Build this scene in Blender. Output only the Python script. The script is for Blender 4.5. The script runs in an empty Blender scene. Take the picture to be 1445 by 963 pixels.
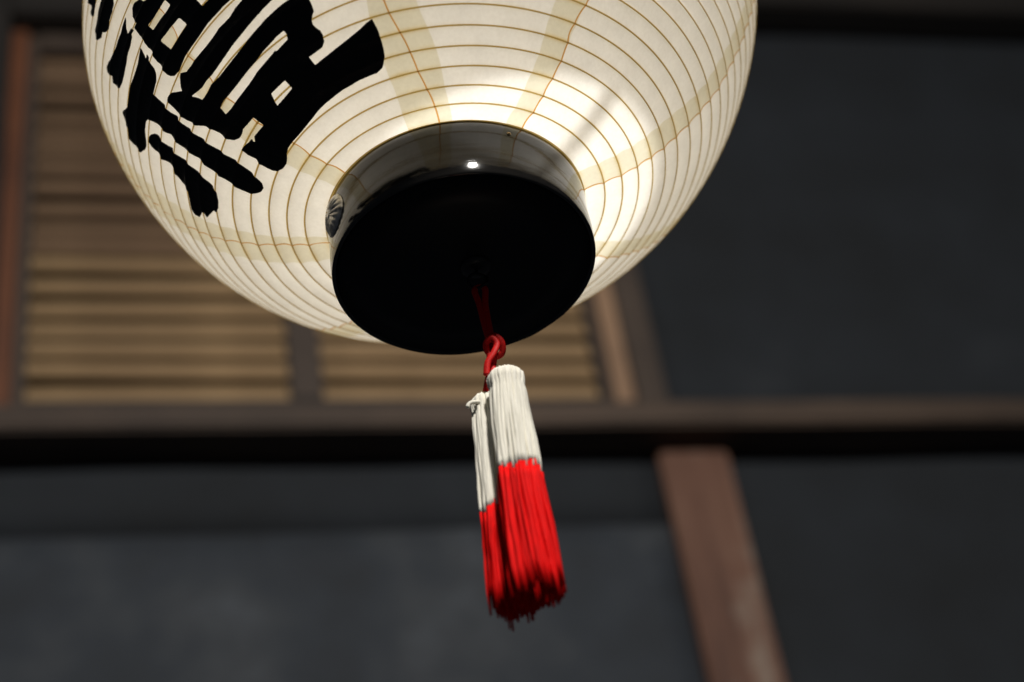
import bpy, bmesh, math, random
import numpy as np
from mathutils import Vector, Matrix, noise
random.seed(7)
sc = bpy.context.scene
col = sc.collection
R = math.radians

# ------------------------------------------------------------------ camera, world, lamps, exposure
cam_d = bpy.data.cameras.new("camera")
cam = bpy.data.objects.new("camera", cam_d); col.objects.link(cam); sc.camera = cam
right = Vector((0.98756526, 0.0866944, -0.1311447)); up = Vector((0.1560977, -0.63978748, 0.75253271)); fwd = Vector((0.01866436, 0.76364655, 0.64536469))
m = Matrix((right, up, -fwd)).transposed().to_4x4(); m.translation = Vector((0, -0.91856219, -0.84420112))
cam.matrix_world = m
cam_d.sensor_width = 36; cam_d.lens = 66.39
cam_d.clip_start = .02; cam_d.clip_end = 200
cam_d.dof.use_dof = True; cam_d.dof.focus_distance = 1.232; cam_d.dof.aperture_fstop = 3.6

w = bpy.data.worlds.new("World"); sc.world = w; w.use_nodes = True
bg = w.node_tree.nodes["Background"]; bg.inputs[0].default_value = (.72, .82, 1, 1); bg.inputs[1].default_value = .030

def lamp(name, kind, energy, color, loc, target=None, **kw):
    d = bpy.data.lights.new(name, kind); d.energy = energy; d.color = color
    for k, v in kw.items(): setattr(d, k, v)
    o = bpy.data.objects.new(name, d); col.objects.link(o); o.location = loc
    if target is not None:
        o.rotation_euler = (Vector(target)-Vector(loc)).to_track_quat('-Z', 'Y').to_euler()
    return o
lamp("lantern_bulb", 'POINT', 1.62, (1, .93, .845), (-.015, .0, .20), shadow_soft_size=.03)
lamp("lantern_down_lamp", 'SPOT', 7.4, (1, 1, 1), (.036, -.006, .43), (.040, -.007, 0), spot_size=R(32.6), spot_blend=.22, shadow_soft_size=.006)
lamp("street_lamp_light", 'AREA', 128, (1, .96, .90), (.75, -2.1, 1.95), (.1, .5, 0), shape='DISK', size=.22)
vs = sc.view_settings
vs.view_transform = 'Standard'; vs.look = 'None'; vs.exposure = 0; vs.gamma = 1; vs.use_curve_mapping = False
sc.render.engine = 'CYCLES'
sc.cycles.max_bounces = 10; sc.cycles.diffuse_bounces = 6; sc.cycles.transmission_bounces = 6
sc.cycles.sample_clamp_indirect = 4; sc.cycles.caustics_reflective = False; sc.cycles.caustics_refractive = False

# ------------------------------------------------------------------ helpers
def mesh_obj(name, verts, faces, mat, parent=None, smooth=True):
    me = bpy.data.meshes.new(name); me.from_pydata([tuple(map(float, v)) for v in verts], [], faces); me.update()
    if smooth: me.shade_smooth()
    o = bpy.data.objects.new(name, me); col.objects.link(o)
    if mat: me.materials.append(mat)
    if parent: o.parent = parent
    return o
def thing(name, label, cat, loc=(0, 0, 0), rotz=0):
    o = bpy.data.objects.new(name, None); col.objects.link(o); o.location = loc; o.rotation_euler = (0, 0, rotz)
    o.empty_display_size = .05; o['label'] = label; o['category'] = cat
    return o
def nt(name):
    mt = bpy.data.materials.new(name); mt.use_nodes = True
    t = mt.node_tree; t.nodes.clear(); out = t.nodes.new('ShaderNodeOutputMaterial')
    return mt, t, out
def N(t, kind, **kw):
    n = t.nodes.new(kind)
    for k, v in kw.items():
        if k.startswith('i_'): n.inputs[k[2:].replace('_', ' ')].default_value = v
        else: setattr(n, k, v)
    return n
def ramp(t, src, stops):
    r = t.nodes.new('ShaderNodeValToRGB'); e = r.color_ramp.elements
    while len(e) < len(stops): e.new(.5)
    for x, (p, c) in zip(e, stops): x.position = p; x.color = (*c, 1)
    t.links.new(src, r.inputs[0]); return r
def tex(t, scale, detail=4, stretch=(1, 1, 1), rough=.6):
    tc = t.nodes.new('ShaderNodeTexCoord'); mp = t.nodes.new('ShaderNodeMapping'); mp.inputs['Scale'].default_value = stretch
    t.links.new(tc.outputs['Object'], mp.inputs[0])
    n = N(t, 'ShaderNodeTexNoise', i_Scale=scale, i_Detail=detail, i_Roughness=rough); t.links.new(mp.outputs[0], n.inputs['Vector']); return n
def bump(t, src, strength, dist):
    b = N(t, 'ShaderNodeBump', i_Strength=strength, i_Distance=dist); t.links.new(src, b.inputs['Height']); return b
def principled(name, stops, scale=20, stretch=(1, 1, 1), rough=.6, bmp=.3, dist=.001, metal=0, coat=0, detail=5, spec=.5):
    mt, t, out = nt(name); n = tex(t, scale, detail, stretch); r = ramp(t, n.outputs[0], stops)
    p = N(t, 'ShaderNodeBsdfPrincipled', i_Roughness=rough, i_Metallic=metal); p.inputs['Coat Weight'].default_value = coat; p.inputs['Coat Roughness'].default_value = .05
    p.inputs['Specular IOR Level'].default_value = spec
    t.links.new(r.outputs[0], p.inputs['Base Color'])
    if bmp: t.links.new(bump(t, n.outputs[0], bmp, dist).outputs[0], p.inputs['Normal'])
    t.links.new(p.outputs[0], out.inputs[0]); return mt
def paper(name, front, trans, mixf, fib=1.0):
    """thin sheet: reflects `front`, lets `trans` through, with fibre mottling"""
    mt, t, out = nt(name)
    at = N(t, 'ShaderNodeAttribute', attribute_name='glue')
    a = tex(t, 55, 6, rough=.65); b = tex(t, 420, 3, (1, 1, .35)); c = tex(t, 9, 2)
    def shade(colr, dk):
        r1 = ramp(t, a.outputs[0], [(.3, tuple(x*dk for x in colr)), (.7, colr)])
        r2 = ramp(t, b.outputs[0], [(.3, (.95, .945, .935)), (.65, (1, 1, 1))])
        r3 = ramp(t, c.outputs[0], [(.35, (.95, .945, .93)), (.65, (1, 1, 1))])
        m1 = N(t, 'ShaderNodeMix', data_type='RGBA', blend_type='MULTIPLY'); m1.inputs[0].default_value = fib
        t.links.new(r1.outputs[0], m1.inputs[6]); t.links.new(r2.outputs[0], m1.inputs[7])
        m2 = N(t, 'ShaderNodeMix', data_type='RGBA', blend_type='MULTIPLY'); m2.inputs[0].default_value = 1
        t.links.new(m1.outputs[2], m2.inputs[6]); t.links.new(r3.outputs[0], m2.inputs[7])
        m3 = N(t, 'ShaderNodeMix', data_type='RGBA', blend_type='MULTIPLY'); m3.inputs[7].default_value = (.90, .74, .42, 1)
        t.links.new(at.outputs['Fac'], m3.inputs[0]); t.links.new(m2.outputs[2], m3.inputs[6])
        return m3.outputs[2]
    bp = bump(t, a.outputs[0], .35, .0012)
    d = t.nodes.new('ShaderNodeBsdfDiffuse'); tr = t.nodes.new('ShaderNodeBsdfTranslucent'); mx = t.nodes.new('ShaderNodeMixShader'); mx.inputs[0].default_value = mixf
    t.links.new(shade(front, .95), d.inputs[0]); t.links.new(shade(trans, .90), tr.inputs[0])
    t.links.new(bp.outputs[0], d.inputs['Normal']); t.links.new(bp.outputs[0], tr.inputs['Normal'])
    t.links.new(d.outputs[0], mx.inputs[1]); t.links.new(tr.outputs[0], mx.inputs[2]); t.links.new(mx.outputs[0], out.inputs[0])
    return mt
def tube_data(pts, rad, sides=8, cap=True, flat=1.0):
    """tube through pts; rad may be a list"""
    pts = [Vector(p) for p in pts]; n = len(pts); vs_, fs = [], []
    rad = [rad]*n if not hasattr(rad, '__len__') else rad
    t0 = (pts[1]-pts[0]).normalized(); ref = Vector((0, 1, 0)) if abs(t0.y) < .9 else Vector((1, 0, 0))
    nrm = t0.cross(ref).normalized()
    for i, p in enumerate(pts):
        t_ = (pts[min(i+1, n-1)]-pts[max(i-1, 0)]).normalized()
        nrm = (nrm-t_*nrm.dot(t_)).normalized(); bn = t_.cross(nrm)
        for k in range(sides):
            a = 2*math.pi*k/sides; vs_.append(p+nrm*(math.cos(a)*rad[i])+bn*(math.sin(a)*rad[i]*flat))
    for i in range(n-1):
        for k in range(sides):
            a = i*sides+k; b = i*sides+(k+1) % sides; fs.append((a, b, b+sides, a+sides))
    if cap: fs.append(tuple(range(sides-1, -1, -1))); fs.append(tuple(range((n-1)*sides, n*sides)))
    return vs_, fs
def spline(P, n=8):
    P = [Vector(p) for p in P]; out = []
    for i in range(len(P)-1):
        a, b, c, d = P[max(i-1, 0)], P[i], P[i+1], P[min(i+2, len(P)-1)]
        for k in range(n):
            u = k/n; out.append(.5*((2*b)+(c-a)*u+(2*a-5*b+4*c-d)*u*u+(3*b-a-3*c+d)*u**3))
    out.append(P[-1]); return out
def lathe(profile, seg=128, cx=0, cy=0, closed=False):
    v, f = [], []; n = len(profile)
    for k in range(seg):
        a = 2*math.pi*k/seg
        for r, z in profile: v.append((cx+r*math.cos(a), cy+r*math.sin(a), z))
    for k in range(seg):
        for i in range(n if closed else n-1):
            j = (i+1) % n; a = k*n+i; b = ((k+1) % seg)*n+i; a2 = k*n+j; b2 = ((k+1) % seg)*n+j
            f.append((a, b, b2, a2))
    return v, f
def box(name, x0, x1, y0, y1, z0, z1, mat, parent, bev=.004, seed=0, warp=.0):
    bm = bmesh.new(); bmesh.ops.create_cube(bm, size=1)
    for v in bm.verts: v.co = Vector(((x0+x1)/2+v.co.x*(x1-x0), (y0+y1)/2+v.co.y*(y1-y0), (z0+z1)/2+v.co.z*(z1-z0)))
    if warp:
        L = max(x1-x0, z1-z0); cuts = max(2, int(L/.08))
        ax = 0 if x1-x0 > z1-z0 else 2
        es = [e for e in bm.edges if abs((e.verts[0].co-e.verts[1].co)[ax]) > L*.9]
        bmesh.ops.subdivide_edges(bm, edges=es, cuts=cuts, use_grid_fill=True)
    bmesh.ops.bevel(bm, geom=[e for e in bm.edges if len(e.link_faces) == 2 and e.calc_face_angle(0) > .8], offset=bev, segments=2, affect='EDGES')
    if warp:
        for v in bm.verts: v.co += Vector(noise.noise_vector(v.co*3+Vector((seed, 0, 0))))*warp
    bmesh.ops.recalc_face_normals(bm, faces=bm.faces)
    me = bpy.data.meshes.new(name); bm.to_mesh(me); bm.free(); me.materials.append(mat)
    o = bpy.data.objects.new(name, me); col.objects.link(o); o.parent = parent; return o

# ------------------------------------------------------------------ materials
PAPER = paper('washi_paper', (.84, .82, .76), (.90, .875, .81), .5)
SEAM = paper('doubled_washi_paper', (.82, .785, .67), (.77, .725, .57), .5)
HOOP = paper('bamboo_hoop', (.48, .34, .12), (.42, .29, .085), .5, .4)
CORDM = paper('seam_cord', (.60, .36, .12), (.62, .34, .10), .5, .4)
INK = principled('ink', [(.40, (.004, .004, .004)), (.62, (.008, .007, .006)), (.72, (.028, .022, .018))], 60, rough=.55, bmp=.25, dist=.0006, spec=.25)
LACQ = principled('black_lacquer', [(.3, (.006, .0055, .005)), (.8, (.012, .011, .010))], 30, (1, 1, 5), rough=.085, bmp=.14, dist=.0010, coat=.12, spec=.36)
LACQ2 = principled('black_base_lacquer', [(.3, (.0015, .0015, .0015)), (.8, (.003, .003, .003))], 30, rough=.45, bmp=.1, dist=.0006, spec=.2)
BLACKMETAL = principled('black_metal', [(.3, (.01, .01, .01)), (.8, (.03, .028, .025))], 200, rough=.35, bmp=.2, dist=.0003, metal=.6)
NICKEL = principled('aged_nickel', [(.35, (.30, .29, .27)), (.5, (.62, .60, .56)), (.7, (.78, .76, .72))], 260, rough=.42, bmp=.5, dist=.0008, metal=.85)
BRASS = principled('dull_brass', [(.35, (.25, .16, .07)), (.7, (.5, .36, .18))], 300, rough=.4, bmp=.3, dist=.0003, metal=1)
REDCORD = principled('red_cord', [(.3, (.45, .004, .003)), (.7, (.72, .008, .005))], 700, rough=.6, bmp=.5, dist=.0005, spec=.3)
WHITETH = principled('white_thread', [(.3, (.74, .71, .61)), (.7, (.90, .87, .77))], 500, (1, 1, .15), rough=.85, bmp=.6, dist=.0006, spec=.2)
REDTH = principled('red_thread', [(.3, (.62, .001, .001)), (.7, (.90, .003, .003))], 500, (1, 1, .15), rough=.7, bmp=.5, dist=.0006, spec=.12)
def wood(name, dark, mid, light, stretch, rough=.7):
    mt, t, out = nt(name); n = tex(t, 5, 8, stretch, .7); n2 = tex(t, 2.2, 3)
    r = ramp(t, n.outputs[0], [(.3, dark), (.5, mid), (.72, light)])
    r2 = ramp(t, n2.outputs[0], [(.35, (.62, .6, .6)), (.65, (1, 1, 1))])
    mx = N(t, 'ShaderNodeMix', data_type='RGBA', blend_type='MULTIPLY'); mx.inputs[0].default_value = 1
    t.links.new(r.outputs[0], mx.inputs[6]); t.links.new(r2.outputs[0], mx.inputs[7])
    p = N(t, 'ShaderNodeBsdfPrincipled', i_Roughness=rough); t.links.new(mx.outputs[2], p.inputs['Base Color'])
    t.links.new(bump(t, n.outputs[0], .5, .004).outputs[0], p.inputs['Normal']); t.links.new(p.outputs[0], out.inputs[0]); return mt
W_BEAM = wood('beam_wood', (.028, .017, .010), (.062, .039, .025), (.12, .078, .052), (.35, 5, 5))
W_DARK = wood('dark_wood', (.006, .0045, .0035), (.013, .010, .008), (.022, .016, .012), (.5, 5, 5))
W_RED = wood('reddish_wood', (.08, .024, .009), (.15, .048, .016), (.22, .08, .03), (5, 5, .35))
W_ORANGE = wood('casing_wood', (.22, .13, .075), (.36, .22, .13), (.46, .30, .19), (5, 5, .35))
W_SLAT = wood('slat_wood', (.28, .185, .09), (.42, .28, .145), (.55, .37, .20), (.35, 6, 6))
W_SLAT_SHADED = wood('slat_wood_shaded', (.19, .12, .07), (.29, .185, .108), (.37, .245, .145), (.35, 6, 6))  # upper slats: darker copy, their weaker light painted into the colour
W_MULL = wood('mullion_wood', (.038, .024, .017), (.066, .045, .032), (.092, .065, .048), (5, 5, .35))
def post_wood():
    mt, t, out = nt('weathered_post_wood'); n = tex(t, 5, 8, (5, 5, .5), .7); n2 = tex(t, 6, 5, (1.6, 1.6, .8), .6)
    r = ramp(t, n.outputs[0], [(.3, (.06, .022, .012)), (.5, (.12, .051, .029)), (.70, (.18, .090, .056))])
    r2 = ramp(t, n2.outputs[0], [(.55, (0, 0, 0)), (.70, (1, 1, 1))])
    mx = N(t, 'ShaderNodeMix', data_type='RGBA'); t.links.new(r2.outputs[0], mx.inputs[0]); t.links.new(r.outputs[0], mx.inputs[6]); mx.inputs[7].default_value = (.24, .19, .15, 1)
    p = N(t, 'ShaderNodeBsdfPrincipled', i_Roughness=.7); t.links.new(mx.outputs[2], p.inputs['Base Color'])
    t.links.new(bump(t, n.outputs[0], .5, .004).outputs[0], p.inputs['Normal']); t.links.new(p.outputs[0], out.inputs[0]); return mt
W_POST = post_wood()
PLASTER_DARKER = principled('darker_plaster', [(.32, (.0070, .0088, .0112)), (.6, (.0115, .0148, .0195)), (.72, (.0165, .020, .0250))], 3.1, rough=.9, bmp=.3, dist=.006, detail=7)  # darker plaster tone for the right wall; painted shade below the sill
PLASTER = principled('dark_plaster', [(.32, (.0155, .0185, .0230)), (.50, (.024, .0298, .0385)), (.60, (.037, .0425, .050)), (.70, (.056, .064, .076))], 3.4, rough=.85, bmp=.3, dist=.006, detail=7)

# ------------------------------------------------------------------ the wooden house front behind (local x along the wall, -y towards the street)
house = thing('wooden_house', 'old dark wooden house front with plaster wall and louvred window behind the lantern', 'house', (0.04191633, 1.92848341, 1.35865484), R(13.75))
def plaster_panel(x0, x1, z0, z1, y, seed, mat=None):
    nx = max(2, int((x1-x0)/.06)); nz = max(2, int((z1-z0)/.06)); v = []; f = []
    for j in range(nz+1):
        for i in range(nx+1):
            x = x0+(x1-x0)*i/nx; z = z0+(z1-z0)*j/nz
            v.append((x, y+noise.noise(Vector((x*2.5+seed, z*2.5, 0)))*.006, z))
    for j in range(nz):
        for i in range(nx):
            a = j*(nx+1)+i; f.append((a, a+1, a+nx+2, a+nx+1))
    k = len(v); v += [(x0, y+.12, z0), (x1, y+.12, z0), (x0, y+.12, z1), (x1, y+.12, z1)]
    f += [(k+1, k, k+2, k+3)]
    f.append(tuple([k, k+1]+[i for i in range(nx, -1, -1)]))
    f.append(tuple([k+3, k+2]+[nz*(nx+1)+i for i in range(nx+1)]))
    f.append(tuple([k+2, k]+[j*(nx+1) for j in range(nz+1)]))
    f.append(tuple([k+1, k+3]+[j*(nx+1)+nx for j in range(nz, -1, -1)]))
    return mesh_obj('plaster_panel', v, f, mat or PLASTER, house)
plaster_panel(.318, 2.6, .02, 1.75, 0, 3, PLASTER_DARKER)
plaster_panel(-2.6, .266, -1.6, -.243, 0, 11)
plaster_panel(-2.6, .266, -.2415, -.02, .0, 17, PLASTER_DARKER)  # beam's shadow on the wall continued as a darker plaster colour
plaster_panel(.406, 2.6, -1.6, -.02, 0, 23, PLASTER_DARKER)
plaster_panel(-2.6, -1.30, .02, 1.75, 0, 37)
box('sill_beam', -2.6, 2.6, -.10, .10, -.084, -.024, W_BEAM, house, .006, 1, .002)
box('post', .268, .404, -.028, .10, -1.6, -.086, W_POST, house, .006, 2, .003)
box('corner_post', -1.30, -.965, -.03, .10, -.018, 1.75, W_DARK, house, .006, 3, .002)
box('window_post', .252, .312, -.028, .10, -.018, 1.75, W_MULL, house, .005, 4, .002)
box('lintel_beam', -.963, .25, -.06, .10, 1.10, 1.75, W_DARK, house, .006, 5, .002)
box('eaves_beam', .314, 2.6, -.10, -.012, 1.175, 1.75, W_DARK, house, .006, 6, .002)
win = bpy.data.objects.new('louvred_window', None); col.objects.link(win); win.parent = house; win.empty_display_size = .05
box('back_board', -.92, .22, .055, .08, -.018, 1.098, W_DARK, win, .002, 7)
box('window_stile', -.962, -.928, -.012, .054, -.018, 1.098, W_RED, win, .003, 8, .001)
box('window_stile', .212, .250, -.014, .054, -.018, 1.098, W_ORANGE, win, .003, 9, .001)
box('inner_stile', -.927, -.905, .004, .054, -.018, 1.098, W_MULL, win, .002, 10, .001)
box('inner_stile', .190, .2115, .004, .054, -.018, 1.098, W_MULL, win, .002, 11, .001)
box('bottom_rail', -.904, .189, -.004, .054, -.018, .062, W_DARK, win, .003, 12, .001)
box('top_rail', -.904, .189, -.004, .054, 1.045, 1.098, W_MULL, win, .003, 13, .001)
box('mullion', -.415, -.352, -.002, .054, .0635, 1.0435, W_MULL, win, .003, 14, .001)
z = .069; i = 0
while z < 1.03:
    for x0, x1 in ((-.903, -.4165), (-.3505, .188)):
        h = .0475+.002*math.sin(i*2.1)
        o = box('slat', x0, x1, -.005, .005, -h/2, h/2, W_SLAT if z < .40 else W_SLAT_SHADED, win, .0015, i, .0012)
        o.location = (0, .024, z+h/2); o.rotation_euler = (R(-20+5*noise.noise(Vector((i*1.7, x0, 0)))), 0, R(.5*math.sin(i*1.3)))
    z += .0548; i += 1

# ------------------------------------------------------------------ lantern surface (measured shell: angle th, arc length s from the bottom ring, hoop number T)
RING_H = 0.0485; RING_R = 0.0876
_KN = np.radians([-10, 0, 15, 30, 45, 60, 72])
_RHO = np.polyfit(_KN, [0.23803563, 0.24784877, 0.24514128, 0.24017829, 0.23703813, 0.2255065, 0.21112397], 5)
def _curve(a):
    rho = np.polyval(_RHO, a); return rho*np.cos(a), RING_H+.2-rho*np.sin(a)
_a = np.linspace(-1.2, 1.25, 1600)
_r, _z = _curve(np.abs(_a)); _z0 = _curve(0.0)[1]
_z = np.where(_a < 0, 2*_z0-_z, _z)
_k = _z > RING_H
PR = _r[_k][::-1]; PZ = _z[_k][::-1]
PS = np.r_[0, np.cumsum(np.hypot(np.diff(PR), np.diff(PZ)))]
_nr = np.gradient(PZ, PS); _nz = -np.gradient(PR, PS)
_l = np.hypot(_nr, _nz); _nr = _nr/_l; _nz = _nz/_l
PITCH = .0133
def centre(z):
    t = np.clip((z-RING_H)/.03, 0, 1); t = t*t*(3-2*t)
    return -.00589*t+.01958*(z-RING_H), .00662*(z-RING_H)
def rib_s(th, T):
    # arc length of hoop number T (fractional allowed) at the angle th
    s = .001+PITCH*T
    wl = np.clip(np.cos(th-3.07), 0, 1)**2; wr = np.clip(np.cos(th+.09), 0, 1)**2
    fade = np.clip((.38-s)/.20, 0, 1); fade = fade*fade*(3-2*fade)
    b = np.clip(s/.004, 0, 1)
    return s + wl*b*fade*(.0038-.0017*np.minimum(T, 9)) + wr*b*fade*.0018
def rib_T(th, s):
    T = (s-.001)/PITCH
    for _ in range(12):
        T = T-(rib_s(th, T)-s)/PITCH
    return T
SAG = .0014
def sag(T):
    u = T-np.floor(T); return -SAG*4*u*(1-u)
def surf(th, s, off=0):
    r = np.interp(s, PS, PR); z = np.interp(s, PS, PZ)
    r = r+off*np.interp(s, PS, _nr); zz = z+off*np.interp(s, PS, _nz)
    cx, cy = centre(z)
    return np.stack([r*np.cos(th)+cx, r*np.sin(th)+cy, zz+0*th], -1)

NH = int((PS[-1]-.001)/PITCH)            # number of bays
lantern = thing('paper_lantern', 'round white paper lantern with black brushed characters, glowing from inside above the tassel', 'lantern')

SEAMS = [  # cord angle, lower and upper edge of the doubled strip (degrees at s=0, slope per metre)
    (176.3, -12, 165.0, 50, 179.6, 10),
    (-140.2, 0, -149.2, 30, -139.9, 0),
    (-91.2, -58, -104.3, 50, -85.6, -42),
    (-55.2, 40, -62.3, 45, -55.0, 40),
    (-4.3, -8, -15.5, 45, -4.0, -8),
    (35.5, 0, 27.5, 20, 35.8, 0),
    (84.0, 0, 74.0, 20, 84.3, 0),
    (129.0, 0, 120.0, 20, 129.3, 0)]
SEAMS.sort(key=lambda q: q[0])
def lim(s): return np.minimum(s, .12)
def wob(k, T, amp): return amp*np.array([noise.noise(Vector((k*7.3, float(t)*.45, 0))) for t in np.atleast_1d(T)])
def seam_edges(k, T):
    c0, c1, a0, a1, b0, b1 = SEAMS[k]
    s0 = .001+PITCH*T; ls = lim(s0); r = np.interp(s0, PS, PR)
    c = np.radians(c0+c1*ls)+wob(k, T, .0025)/r+wob(k+40, T*2, .0005)/r
    hw = .00055/r
    a = np.radians(a0+a1*ls)+wob(k+20, T, .0015)/r; b = np.radians(b0+b1*ls)+wob(k+60, T, .0015)/r
    a = np.minimum(a, c-hw-.0004); b = np.maximum(b, c+hw)
    return a, c-hw, c+hw, b
def wrinkle(th, s, T):
    # small creases of the sheet, fading out at the hoops
    u = T-np.floor(T); env = 4*u*(1-u)
    out = np.array([noise.fractal(Vector((math.cos(t)*14, math.sin(t)*14, float(q)*55)), .9, 2.1, 3) for t, q in zip(th, s)])
    return out*.0006*env
def shell_point(th, T, extra=0):
    th = np.asarray(th, float); T = np.asarray(T, float)+0*th
    s = rib_s(th, T)
    return surf(th, s, sag(T)+wrinkle(th, s, T)+extra)
HW = .00055/PITCH                         # half width of a hoop, in T
def rows():
    R_ = []
    for j in range(NH):
        a = j+HW if j else 0; b = j+1-HW
        R_.append([a+(b-a)*u for u in (0, .07, .16, .32, .5, .68, .84, .93, 1)])
    return R_
ROWS = rows()
def sheet(name, fa, fb, n, mat, arch=0.0):
    """paper between two boundary functions of T, one strip per bay (the hoops fill the slits)"""
    v, f, gl = [], [], []
    for bay in ROWS:
        T = np.array(bay); A = fa(T); B = fb(T); base = len(v)
        for i, t in enumerate(T):
            u = np.linspace(0, 1, n+1); th = A[i]+(B[i]-A[i])*u
            P = shell_point(th, np.full(n+1, t), arch*4*u*(1-u)); v.extend(P.tolist())
            du = abs(t-round(t)); gl.extend([max(0, (.75 if mat is SEAM else .22)*math.exp(-(du/.11)**2)*(.75+1.1*noise.noise(Vector((x_*9, t*.9, 5))))) for x_ in th])
        for i in range(len(T)-1):
            for k in range(n):
                a = base+i*(n+1)+k; f.append((a, a+1, a+n+2, a+n+1))
    o = mesh_obj(name, v, f, mat, lantern)
    o.data.attributes.new('glue', 'FLOAT', 'POINT').data.foreach_set('value', gl)
    return o
ns = len(SEAMS)
for k in range(ns):
    e = lambda T, k=k, i=0: seam_edges(k, T)[i]
    k2 = (k+1) % ns; turn = 2*math.pi if k2 == 0 else 0
    sheet('paper_panel', lambda T, k=k: seam_edges(k, T)[3], lambda T, k2=k2, tr=turn: seam_edges(k2, T)[0]+tr, 40, PAPER)
    # doubled strips either side of the cord
    c = SEAMS[k]
    sheet('seam_strip', lambda T, k=k: seam_edges(k, T)[0], lambda T, k=k: seam_edges(k, T)[1], 8, SEAM)
    if c[4]-c[0] > 1: sheet('seam_strip', lambda T, k=k: seam_edges(k, T)[2], lambda T, k=k: seam_edges(k, T)[3], 6, SEAM)
    else: sheet('seam_strip', lambda T, k=k: seam_edges(k, T)[2], lambda T, k=k: seam_edges(k, T)[3], 1, SEAM)
    # cord: one continuous raised thread, also across the hoops
    v, f = [], []; T = np.arange(0, NH+.001, .125); _, L, R2, _ = seam_edges(k, T)
    for i, t in enumerate(T):
        nearhoop = abs(t-round(t)) < .01
        u = np.linspace(0, 1, 5); th = L[i]+(R2[i]-L[i])*u
        P = surf(th, rib_s(th, np.full(5, t)), sag(np.full(5, t))+.0003*4*u*(1-u)+(.0002 if nearhoop else 0)); v.extend(P.tolist())
    for i in range(len(T)-1):
        for q_ in range(4):
            a = i*5+q_; f.append((a, a+1, a+6, a+5))
    mesh_obj('seam_cord', v, f, CORDM, lantern)
for j in range(0, NH+1):
    v, f = [], []; th = np.linspace(-math.pi, math.pi, 241)[:-1]; w_ = .00055*(.85+.3*random.random())
    if j == 0: w_ = .0007
    for dt, h_ in ((-1, 0), (-.5, .00028), (.5, .00028), (1, 0)):
        s = rib_s(th, np.full(240, float(j)))+dt*max(w_, .00056); v.extend(surf(th, s, h_+.00003).tolist())
    for q_ in range(3):
        for i in range(240): a = q_*240+i; b = q_*240+(i+1) % 240; f.append((a, b, b+240, a+240))
    mesh_obj('bamboo_hoop', v, f, HOOP, lantern)

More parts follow.
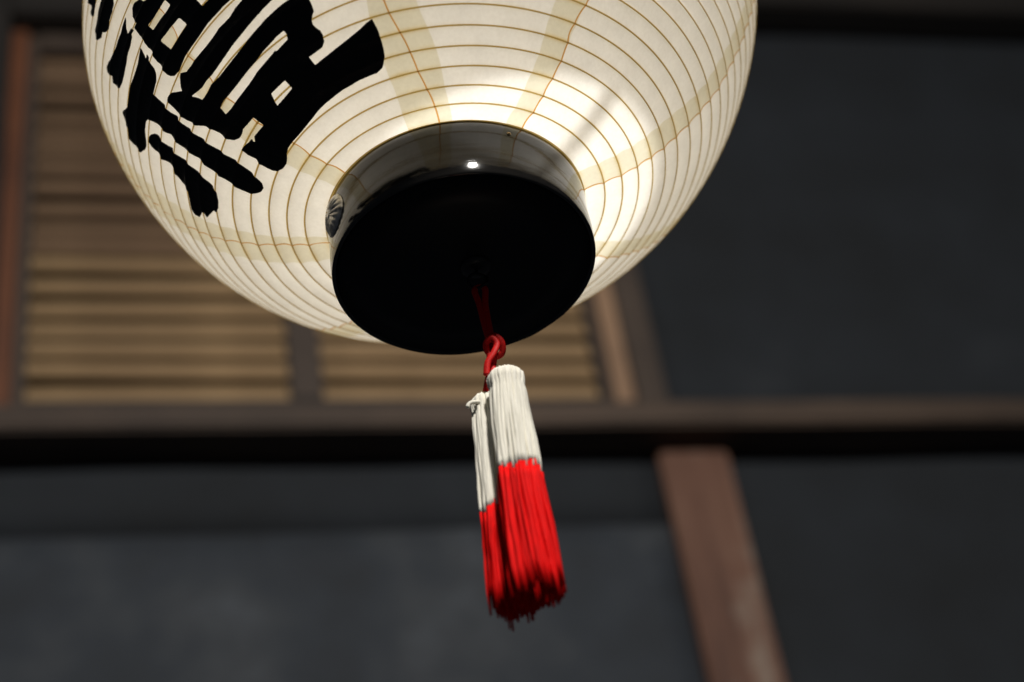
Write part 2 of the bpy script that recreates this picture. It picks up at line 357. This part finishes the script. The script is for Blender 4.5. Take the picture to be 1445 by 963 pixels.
# black characters: each brush stroke a film lying on the pleated paper
INK_OUTLINES = ["-25031,18798 -25224,18990 -25420,18948 -25524,18774 -25621,18584 -25562,17870 -25769,17847 -25788,17550 -25778,17193 -25683,16574 -25749,16468 -25756,15974 -25638,15326 -25776,15200 -25804,14743 -25721,14012 -25803,13929 -25824,13528 -25743,13232 -25544,12890 -25237,12701 -25184,12696 -25003,12755 -24839,12841 -24678,12931 -24482,12927 -24290,12932 -24088,12932 -23890,12943 -23696,12964 -23503,13011 -23314,13066 -23128,13129 -22948,13132 -22770,13143 -22596,13161 -22430,13194 -22267,13233 -22095,13228 -21926,13230 -21711,13275 -21500,13329 -21293,13291 -21087,13261 -20989,12890 -21151,12859 -21314,12832 -21575,12768 -21759,12709 -21946,12656 -22117,12550 -22290,12447 -22481,12417 -22675,12394 -22871,12378 -23044,12319 -23220,12265 -23405,12239 -23592,12219 -23783,12206 -23985,12216 -24191,12235 -24398,12261 -24738,12238 -25046,12286 -25143,12433 -25243,12586 -25418,12456 -25557,12303 -25695,12148 -25792,11911 -25995,12240 -26166,12537 -26440,12672 -26612,12512 -26636,12065 -26649,11684 -26603,11232 -26676,11194 -26650,10655 -26509,10172 -26520,9916 -26405,9586 -26239,9216 -26133,8688 -26126,8366 -26085,8026 -26085,7520 -25971,7127 -25714,6902 -25430,6891 -25197,6983 -24924,6935 -24653,6896 -24384,6867 -24344,6489 -24410,6125 -24668,6143 -24928,6170 -25187,6204 -25435,6016 -25516,6061 -25319,6268 -25578,6287 -25909,6430 -26162,6473 -26336,6036 -26348,5745 -26323,5446 -26500,5122 -26618,4649 -26606,4294 -26416,3990 -26162,3766 -25768,3711 -25402,3840 -25065,4033 -24753,4146 -24279,4159 -24005,4147 -23735,4143 -23468,4146 -23135,4180 -22808,4224 -22487,4279 -22206,4340 -21929,4410 -21654,4451 -21382,4499 -21130,4515 -20880,4538 -20556,4585 -20235,4643 -19953,4643 -19671,4651 -19249,4709 -18965,4700 -18682,4699 -18312,4694 -17999,4857 -17820,5098 -17598,5565 -17515,5990 -17473,6275 -17428,6567 -17402,6910 -17387,7243 -17408,7618 -17428,7998 -17699,7867 -17983,7660 -18165,7562 -18350,7468 -18536,7378 -18752,7290 -18970,7208 -19190,7133 -19430,7055 -19672,6984 -19917,6920 -20164,6863 -20468,6795 -20485,7088 -20491,7388 -20161,7430 -19971,7466 -19783,7507 -19557,7782 -19473,8155 -19501,8471 -19584,8716 -19659,8962 -19617,9237 -19522,9520 -19407,9727 -19388,10191 -19387,10489 -19364,10828 -19354,11182 -19252,11376 -19149,11568 -19045,11756 -19140,12252 -19291,12438 -19437,12621 -19579,12802 -19716,12980 -19849,13154 -19988,13345 -20134,13508 -20277,13668 -20416,13827 -20551,13982 -20683,14134 -20811,14283 -20935,14428 -21072,14604 -21222,14811 -21365,15009 -21502,15199 -21640,15362 -21772,15520 -21901,15673 -22050,15875 -22211,16109 -22362,16325 -22505,16528 -22640,16718 -22768,16898 -22925,17148 -23094,17433 -23247,17685 -23386,17915 -23515,18125 -23680,18427 -23859,18770 -24012,19057 -24149,19308 -24299,19597 -24505,20037 -24680,20029 -24859,20033 -24800,19401 -24849,19036",
"-25848,19123 -25915,18943 -26028,18790 -26138,18626 -26182,18264 -25864,18109 -25831,17780 -26018,17839 -26070,17702 -26223,17636 -26379,17574 -26591,17564 -26809,17566 -27062,17456 -27255,17393 -27452,17340 -27802,17403 -28078,17567 -28123,17595 -28247,18140 -28324,18681 -28097,18862 -28262,19673 -28163,19879 -27893,19713 -27427,19150 -27193,19078 -26961,19017 -26720,19026 -26458,18983 -26280,19019 -26105,19064",
"-26627,22773 -26941,22821 -27102,22748 -27266,22685 -27436,22636 -27729,22624 -27799,22171 -27779,21767 -27544,21365 -27329,21331 -27019,20557 -26827,20453 -26603,20577 -26439,20592 -26241,20606 -26082,20808 -26024,21180 -25924,21359 -25818,21520 -25709,21670 -25597,21812 -25917,22906 -26087,22853 -26261,22811 -26441,22784",
"-27520,25309 -27381,24245 -27615,24172 -27613,23883 -27387,23148 -27234,23180 -27085,23221 -26820,23298 -26697,23502 -26630,23866 -26518,24100 -26702,24701 -27095,25950 -27202,25795 -27312,25647 -27422,25496",
"-25990,16509 -26070,16171 -26126,15744 -25977,15834 -25940,15470 -26022,15238 -26076,15002 -26101,14706 -26182,14374 -26352,14053 -26661,13955 -26854,13863 -26901,13474 -26880,13121 -26801,12686 -26891,12487 -26888,12061 -26755,11347 -26865,11231 -26906,10882 -26889,10541 -26810,10136 -26908,9847 -26895,9435 -26796,8948 -26886,8612 -26881,8292 -26839,7951 -26756,7596 -26900,7387 -26924,7118 -26919,6835 -26879,6540 -27016,6206 -27104,5949 -27165,5682 -27194,5405 -27391,5051 -27661,4668 -27937,4481 -28266,4604 -28422,4853 -28482,5098 -28532,5398 -28553,5812 -28467,6190 -28277,6367 -28280,6676 -28238,6964 -28195,7359 -28015,7493 -28042,7833 -28050,8168 -28016,8477 -27794,8780 -27903,9376 -27911,9792 -27799,9880 -27883,10319 -27909,10699 -27885,11016 -27780,11104 -27749,11589 -27840,11979 -27884,12307 -27762,12377 -27858,13039 -27921,13456 -27965,13846 -28158,14086 -28577,14224 -28864,14047 -29074,13883 -28922,13885 -29227,13928 -29485,14150 -29785,14656 -29834,14896 -29657,14904 -29813,15635 -29765,16148 -29726,16180 -29482,16203 -29246,16242 -29146,16656 -29017,17100 -28906,17102 -28419,16305 -28069,16315 -27851,16329 -27638,16355 -27487,16348 -27281,16301 -27077,16262 -26834,16258 -26597,16269 -26390,16355 -26187,16449",
"-28639,13584 -28893,13626 -29046,13328 -29064,12921 -28971,12340 -29198,12237 -29106,11575 -29066,11006 -29440,10885 -29554,10626 -29657,10318 -29681,9905 -29947,9705 -30207,9680 -30473,9669 -30914,9655 -31190,9489 -31232,9135 -30922,8811 -30689,8592 -30713,8552 -31007,8356 -30651,7962 -30376,7672 -30386,7439 -30097,7294 -29659,7249 -29400,7310 -29145,7379 -28877,7652 -28817,7962 -28767,8240 -28690,8498 -28488,8694 -28555,9105 -28547,9443 -28495,9732 -28302,9880 -28413,10347 -28436,10714 -28409,11018 -28202,11155 -28322,11618 -28365,11981 -28369,12287 -28190,12387 -28276,12882 -28362,13162 -28518,13459"]
INK_GAPS = ["-25612,11061 -25510,10767 -25343,10242 -25123,10194 -24918,10165 -24729,10209 -24555,10269 -24295,10205 -24050,10163 -23835,10169 -23622,10183 -23410,10203 -23201,10230 -23026,10256 -22852,10286 -22679,10321 -22508,10360 -22339,10403 -22058,10520 -21877,10577 -21699,10640 -21524,10707 -21350,10780 -21178,10857 -21003,10899 -20830,10946 -20659,10997 -20486,11039 -20314,11085 -20088,11112 -19937,11154 -19787,11199 -19640,11491 -19888,11716 -20065,11688 -20244,11665 -20424,11646 -20605,11632 -20765,11574 -20927,11519 -21091,11467 -21302,11387 -21517,11314 -21680,11248 -21846,11185 -22013,11127 -22182,11073 -22353,11024 -22526,10979 -22702,10940 -22880,10906 -23083,10838 -23289,10778 -23499,10725 -23686,10695 -23876,10671 -24070,10654 -24266,10644 -24562,10722 -24772,10722 -24985,10730 -25303,10892",
"-24052,16737 -24014,16214 -24169,16168 -24326,16129 -24507,16177 -24689,16231 -24979,16273 -25163,16297 -25161,16742 -24989,16695 -24825,16669 -24616,16670 -24410,16681 -24230,16706",
"-23974,15042 -23909,14643 -23805,14183 -24039,14151 -24277,14128 -24470,14103 -24666,14084 -24916,14095 -25022,14539 -25078,14904 -25104,15218 -24774,15146 -24605,15125 -24437,15110 -24204,15071",
"-25008,8897 -25130,8396 -24742,8309 -24479,8309 -24221,8319 -23996,8324 -23774,8335 -23555,8354 -23340,8380 -23149,8428 -22961,8480 -22776,8537 -22593,8599 -22359,8643 -22128,8695 -21900,8754 -21668,8834 -21438,8920 -21484,8799 -21299,8852 -21116,8909 -20816,8999 -20721,9298 -20779,9600 -20968,9568 -21158,9540 -21330,9466 -21513,9405 -21699,9350 -21888,9300 -22089,9204 -22305,9120 -22535,9076 -22767,9040 -23001,9011 -23231,8972 -23463,8941 -23698,8917 -23953,8909 -24210,8909 -24424,8930 -24638,8956",
"-21993,7075 -21969,6764 -21974,6452 -22271,6381 -22572,6320 -22857,6289 -23145,6267 -23023,6518 -22958,6769 -22899,7023 -22669,7027 -22442,7037 -22216,7053",
"-23056,14944 -23000,14599 -22935,14243 -22780,14243 -22625,14247 -22421,14313 -22219,14387 -22319,14754 -22393,15080 -22450,15374 -22600,15367 -22751,15364 -22903,15365 -23056,15371",
"-24929,18570 -24825,18176 -24678,18017 -24493,18019 -24311,18027 -24600,18808 -24764,18688"]

def parse(L): return [np.array([[float(x) for x in p.split(',')] for p in k.split()])*np.array([1e-4, 1e-5]) for k in L]
KR = .2
def sdist(G, polys):
    """signed distance (negative inside) with the even-odd rule"""
    ins = np.zeros(len(G), bool); d = np.full(len(G), 1e9)
    for P in polys:
        A = P*np.array([KR, 1]); B = np.roll(A, -1, 0)
        for a, b in zip(A, B):
            e = b-a; L2 = e@e
            if L2 < 1e-14: continue
            w0 = G-a; t = np.clip(w0@e/L2, 0, 1); dd = ((w0-t[:, None]*e)**2).sum(1); d = np.minimum(d, dd)
            c = (a[1] > G[:, 1]) != (b[1] > G[:, 1])
            if abs(e[1]) > 1e-12: ins ^= c & (G[:, 0] < e[0]*(G[:, 1]-a[1])/e[1]+a[0])
    d = np.sqrt(d); return np.where(ins, -d, d)
ink = parse(INK_OUTLINES); gaps = parse(INK_GAPS)
def stroke(polys, cell=.0008):
    allp = polys[0]*np.array([KR, 1]); lo = allp.min(0)-cell*2; hi = allp.max(0)+cell*2
    nx, ny = (np.ceil((hi-lo)/cell)).astype(int)+1
    gx = lo[0]+cell*np.arange(nx); gy = lo[1]+cell*np.arange(ny)
    X, Y = np.meshgrid(gx, gy); G = np.c_[X.ravel(), Y.ravel()]
    D = sdist(G, polys)
    rag = np.array([noise.noise(Vector((g[0]*900, g[1]*900, 3))) if abs(dd) < .002 else 0 for g, dd in zip(G, D)])*.00022
    D = (D+rag).reshape(ny, nx); verts, faces, ids = [], [], {}
    def vid(key, p):
        if key not in ids: ids[key] = len(verts); verts.append(p)
        return ids[key]
    for j in range(ny-1):
        for i in range(nx-1):
            c = [(i, j), (i+1, j), (i+1, j+1), (i, j+1)]; dv = [D[b, a] for a, b in c]
            if min(dv) >= 0: continue
            poly = []
            for q_ in range(4):
                (a, b), (a2, b2) = c[q_], c[(q_+1) % 4]; d0, d1 = dv[q_], dv[(q_+1) % 4]
                if d0 < 0: poly.append(vid((a, b), (gx[a], gy[b])))
                if (d0 < 0) != (d1 < 0):
                    u = d0/(d0-d1); poly.append(vid((min((a, b), (a2, b2)), max((a, b), (a2, b2))), (gx[a]+(gx[a2]-gx[a])*u, gy[b]+(gy[b2]-gy[b])*u)))
            if len(set(poly)) >= 3: faces.append(tuple(poly))
    V = np.array(verts); th = V[:, 0]/KR; s = V[:, 1]; T = rib_T(th, s); u = T-np.floor(T)
    P = surf(th, s, sag(T)+wrinkle(th, s, T)+.0008+.0002*np.exp(-(np.minimum(u, 1-u)/.08)**2))
    return mesh_obj('ink_stroke', P.tolist(), faces, INK, lantern)
stroke([ink[0]]+gaps)
for k in ink[1:]: stroke([k])

# bottom ring, base board, fittings
H = RING_H+.0012; r0 = RING_R
ringprof = [(r0-.0035, .002), (r0-.0008, 0), (r0-.0002, .0005), (r0, .0015)]+[(r0+.0003*math.sin(i), .0015+(H-.003)*i/8) for i in range(1, 8)]+[(r0-.0004, H-.0012), (r0-.0012, H-.0002), (r0-.0035, H), (r0-.0035, .002)]
v, f = lathe(ringprof, 192); mesh_obj('bottom_ring', v, f, LACQ, lantern)
v, f = lathe([(0.0001, .0004), (.03, .0004), (.06, .0003), (r0-.0036, .0006), (r0-.0036, .006), (.0001, .006)], 160); mesh_obj('base_board', v, f, LACQ2, lantern)
ex = .0072
v, f = lathe([(.0001, -.0030), (.006, -.0028), (.0095, -.0016), (.0105, -.0004), (.0105, .0002)], 48, ex, 0); mesh_obj('base_boss', v, f, BLACKMETAL, lantern)
pts = [(ex, 0, -.002), (ex, 0, -.006)]+[(ex+.0062*math.sin(a), .0012*math.sin(a*2), -.0125+.0062*math.cos(a)) for a in np.linspace(0, 2*math.pi, 28)]
v, f = tube_data(pts, .0012, 10); mesh_obj('hook_eye', v, f, BLACKMETAL, lantern)
# nail in the ring
a0 = R(-61.8); nv, nf = lathe([(.0001, .0011), (.0009, .0009), (.0014, .0004), (.0015, -.001)], 20)
o = mesh_obj('nail_head', nv, nf, BRASS, lantern); o.location = (r0*math.cos(a0), r0*math.sin(a0), .0392); o.rotation_euler = Vector((math.cos(a0), math.sin(a0), 0)).to_track_quat('Z', 'Y').to_euler()
# flower badge: sixteen raised petals bent round the ring
v, f = [], []; NP = 16; AN = NP*8; RN = 14; R1 = .0142
for i in range(RN+1):
    rr = R1*i/RN
    for k in range(AN):
        a = 2*math.pi*k/AN; ph = math.cos(a*NP); t = i/RN
        petal = (.5+.5*ph)**.6
        hgt = .0026*math.cos(t*math.pi/2)**.5+.0012*petal*math.sin(min(1, max(0, (t-.18)/.7))*math.pi)**.6+(.0011 if t < .17 else 0)
        rr2 = rr*(1+.035*(petal-.5)*t)
        x = rr2*math.cos(a); y = rr2*math.sin(a); an = x/r0
        v.append(((r0+.0008+hgt)*math.cos(an), (r0+.0008+hgt)*math.sin(an), y))
for i in range(RN):
    for k in range(AN): a = i*AN+k; b = i*AN+(k+1) % AN; f.append((a, b, b+AN, a+AN))
b0 = len(v)
for k in range(AN):
    a = 2*math.pi*k/AN; x = R1*1.01*math.cos(a); v.append(((r0-.001)*math.cos(x/r0), (r0-.001)*math.sin(x/r0), R1*1.01*math.sin(a)))
for k in range(AN): f.append((RN*AN+k, RN*AN+(k+1) % AN, b0+(k+1) % AN, b0+k))
o = mesh_obj('flower_badge', v, f, NICKEL, lantern); o.location = (0, 0, .0300); o.rotation_euler = (0, 0, R(-154.5))
# open ring at the top, lamp bracket and bail
zt = float(PZ[-1]); tcx, tcy = [float(q_) for q_ in centre(zt)]
v, f = lathe([(r0-.004, zt-.004), (r0, zt-.004), (r0, zt+.04), (r0-.004, zt+.04)], 128, tcx, tcy, True); mesh_obj('top_ring', v, f, LACQ, lantern)
v, f = tube_data([(r0*math.cos(a)+tcx, tcy, zt+.03+.11*math.sin(a)) for a in np.linspace(0, math.pi, 30)], .003, 10); mesh_obj('bail_handle', v, f, BLACKMETAL, lantern)
v, f = tube_data([(.097, -.064, .245), (.036, -.003, .245)], .0036, 10); mesh_obj('lamp_bracket', v, f, BLACKMETAL, lantern)

# ------------------------------------------------------------------ tassels
tas = thing('hanging_tassel', 'pair of white and red thread tassels on a red cord hanging below the lantern', 'tassel', (ex, 0, -.018))
OX = Vector((ex, 0, -.018))
def loc(P): return [tuple(Vector(p)-OX) for p in P]
def part(name, pts, rad, mat, parent=tas, sides=10, flat=1.0):
    v, f = tube_data(loc(pts), rad, sides, True, flat); return mesh_obj(name, v, f, mat, parent)
cord = spline([(.0078, .0006, -.0905), (.0068, .001, -.078), (.0080, .001, -.066), (.0066, 0, -.046), (.0056, 0, -.032), (.0040, 0, -.021), (.0060, .0015, -.0165), (.0090, .0015, -.0165), (.0110, 0, -.021), (.0096, 0, -.032), (.0094, 0, -.046), (.0098, 0, -.066), (.0088, .003, -.080), (.0040, .006, -.090), (.0010, .009, -.098)], 8)
part('cord', cord, .0021, REDCORD, flat=.7)
kn = spline([(.0080, -.002, -.0640), (.0125, -.004, -.0650), (.0158, -.002, -.0695), (.0150, .002, -.0745), (.0105, .003, -.0760), (.0062, .001, -.0730), (.0060, -.003, -.0690), (.0100, -.005, -.0675), (.0125, -.004, -.0720), (.0095, -.004, -.0790), (.0050, -.003, -.0850), (.0030, -.001, -.0930)], 7)
part('knot', kn, .0023, REDCORD, flat=.75)
def tassel(cx, cy, ztop, zred, zend, rt, rb, seed, lean, n_th, tie=True):
    rnd = random.Random(seed)
    W = [[], []]; Wf = [[], []]
    def add(which, pts, rad):
        v, f = tube_data(loc(pts), rad, 5); b = len(W[which]); W[which].extend(v); Wf[which].extend([tuple(i+b for i in q_) for q_ in f])
    for i in range(n_th):
        layer = i % 3; a = i*2.399963+rnd.uniform(-.1, .1); fr = (1.0, .86, .62)[layer]
        clump = .07*math.sin(a*6+seed)+.06*math.sin(a*13+seed*2)
        end = zend+rnd.uniform(-.0025, .0025)-(.008 if rnd.random() < .04 else 0)
        red = zred+.0018*math.sin(a*7+seed)+rnd.gauss(0, .0019)
        L = ztop-end; pts = []
        wx, wy = rnd.uniform(-.0006, .0006), rnd.uniform(-.0006, .0006)
        zs = [0, .0015, .004, .008, .012, .017, .024]+[.024+(L-.024)*k/9 for k in range(1, 10)]
        for d in zs:
            t = d/L; neck = 1-.10*math.exp(-((d-.013)/.004)**2)
            rad = (rt+(rb-rt)*t**1.2)*fr*(1+clump*t)*neck*min(1, math.sqrt(max(0, 1-(1-min(1, d/.006))**2))+.15)
            aa = a+.25*math.sin(t*3+seed)
            pts.append(Vector((cx+lean*t+rad*math.cos(aa)+wx*t*3+.0004*math.sin(t*17+i), cy+rad*math.sin(aa)*.85+wy*t*3, ztop-d)))
        # cut at the dye line
        up_, dn = [], []
        for k, p in enumerate(pts):
            if p.z >= red: up_.append(p)
            else:
                if not dn: q_ = pts[k-1]; u = (q_.z-red)/(q_.z-p.z); c_ = q_.lerp(p, u); up_.append(c_); dn.append(c_)
                dn.append(p)
        rr = .00128*rnd.uniform(.7, 1.35)
        add(0, up_, rr); add(1, dn, [rr]*(len(dn)-1)+[rr*.6])
    root = bpy.data.objects.new('tassel', None); col.objects.link(root); root.parent = tas; root.empty_display_size = .01
    mesh_obj('white_thread_top', W[0], Wf[0], WHITETH, root); mesh_obj('red_thread_skirt', W[1], Wf[1], REDTH, root)
    # solid core so no gaps show through
    cp = [(cx, cy, ztop-.002), (cx, cy, ztop-.02), (cx+lean*.3, cy, zred+.002)]
    part('thread_core', cp, [rt*.6, rt*.72, rt*.8], WHITETH, root, 14)
    part('thread_core', [(cx+lean*.3, cy, zred+.0015), (cx+lean, cy, zend+.016)], [rt*.8, rb*.7], REDTH, root, 14)
    return root
t1 = tassel(.0143, -.006, -.0975, -.176, -.263, .0103, .0140, 3, -.0020, 230)
t1['label'] = 'front tassel, fuller'
t2 = tassel(.0000, .013, -.1000, -.187, -.257, .0092, .0125, 8, -.0015, 130)
part('tie_thread', spline([(-.003, .006, -.1085), (-.0075, .004, -.1090), (-.0105, .003, -.1105), (-.0118, .003, -.1130)], 6), .0013, WHITETH, t2, 8)
t2['label'] = 'rear tassel with longer white part'
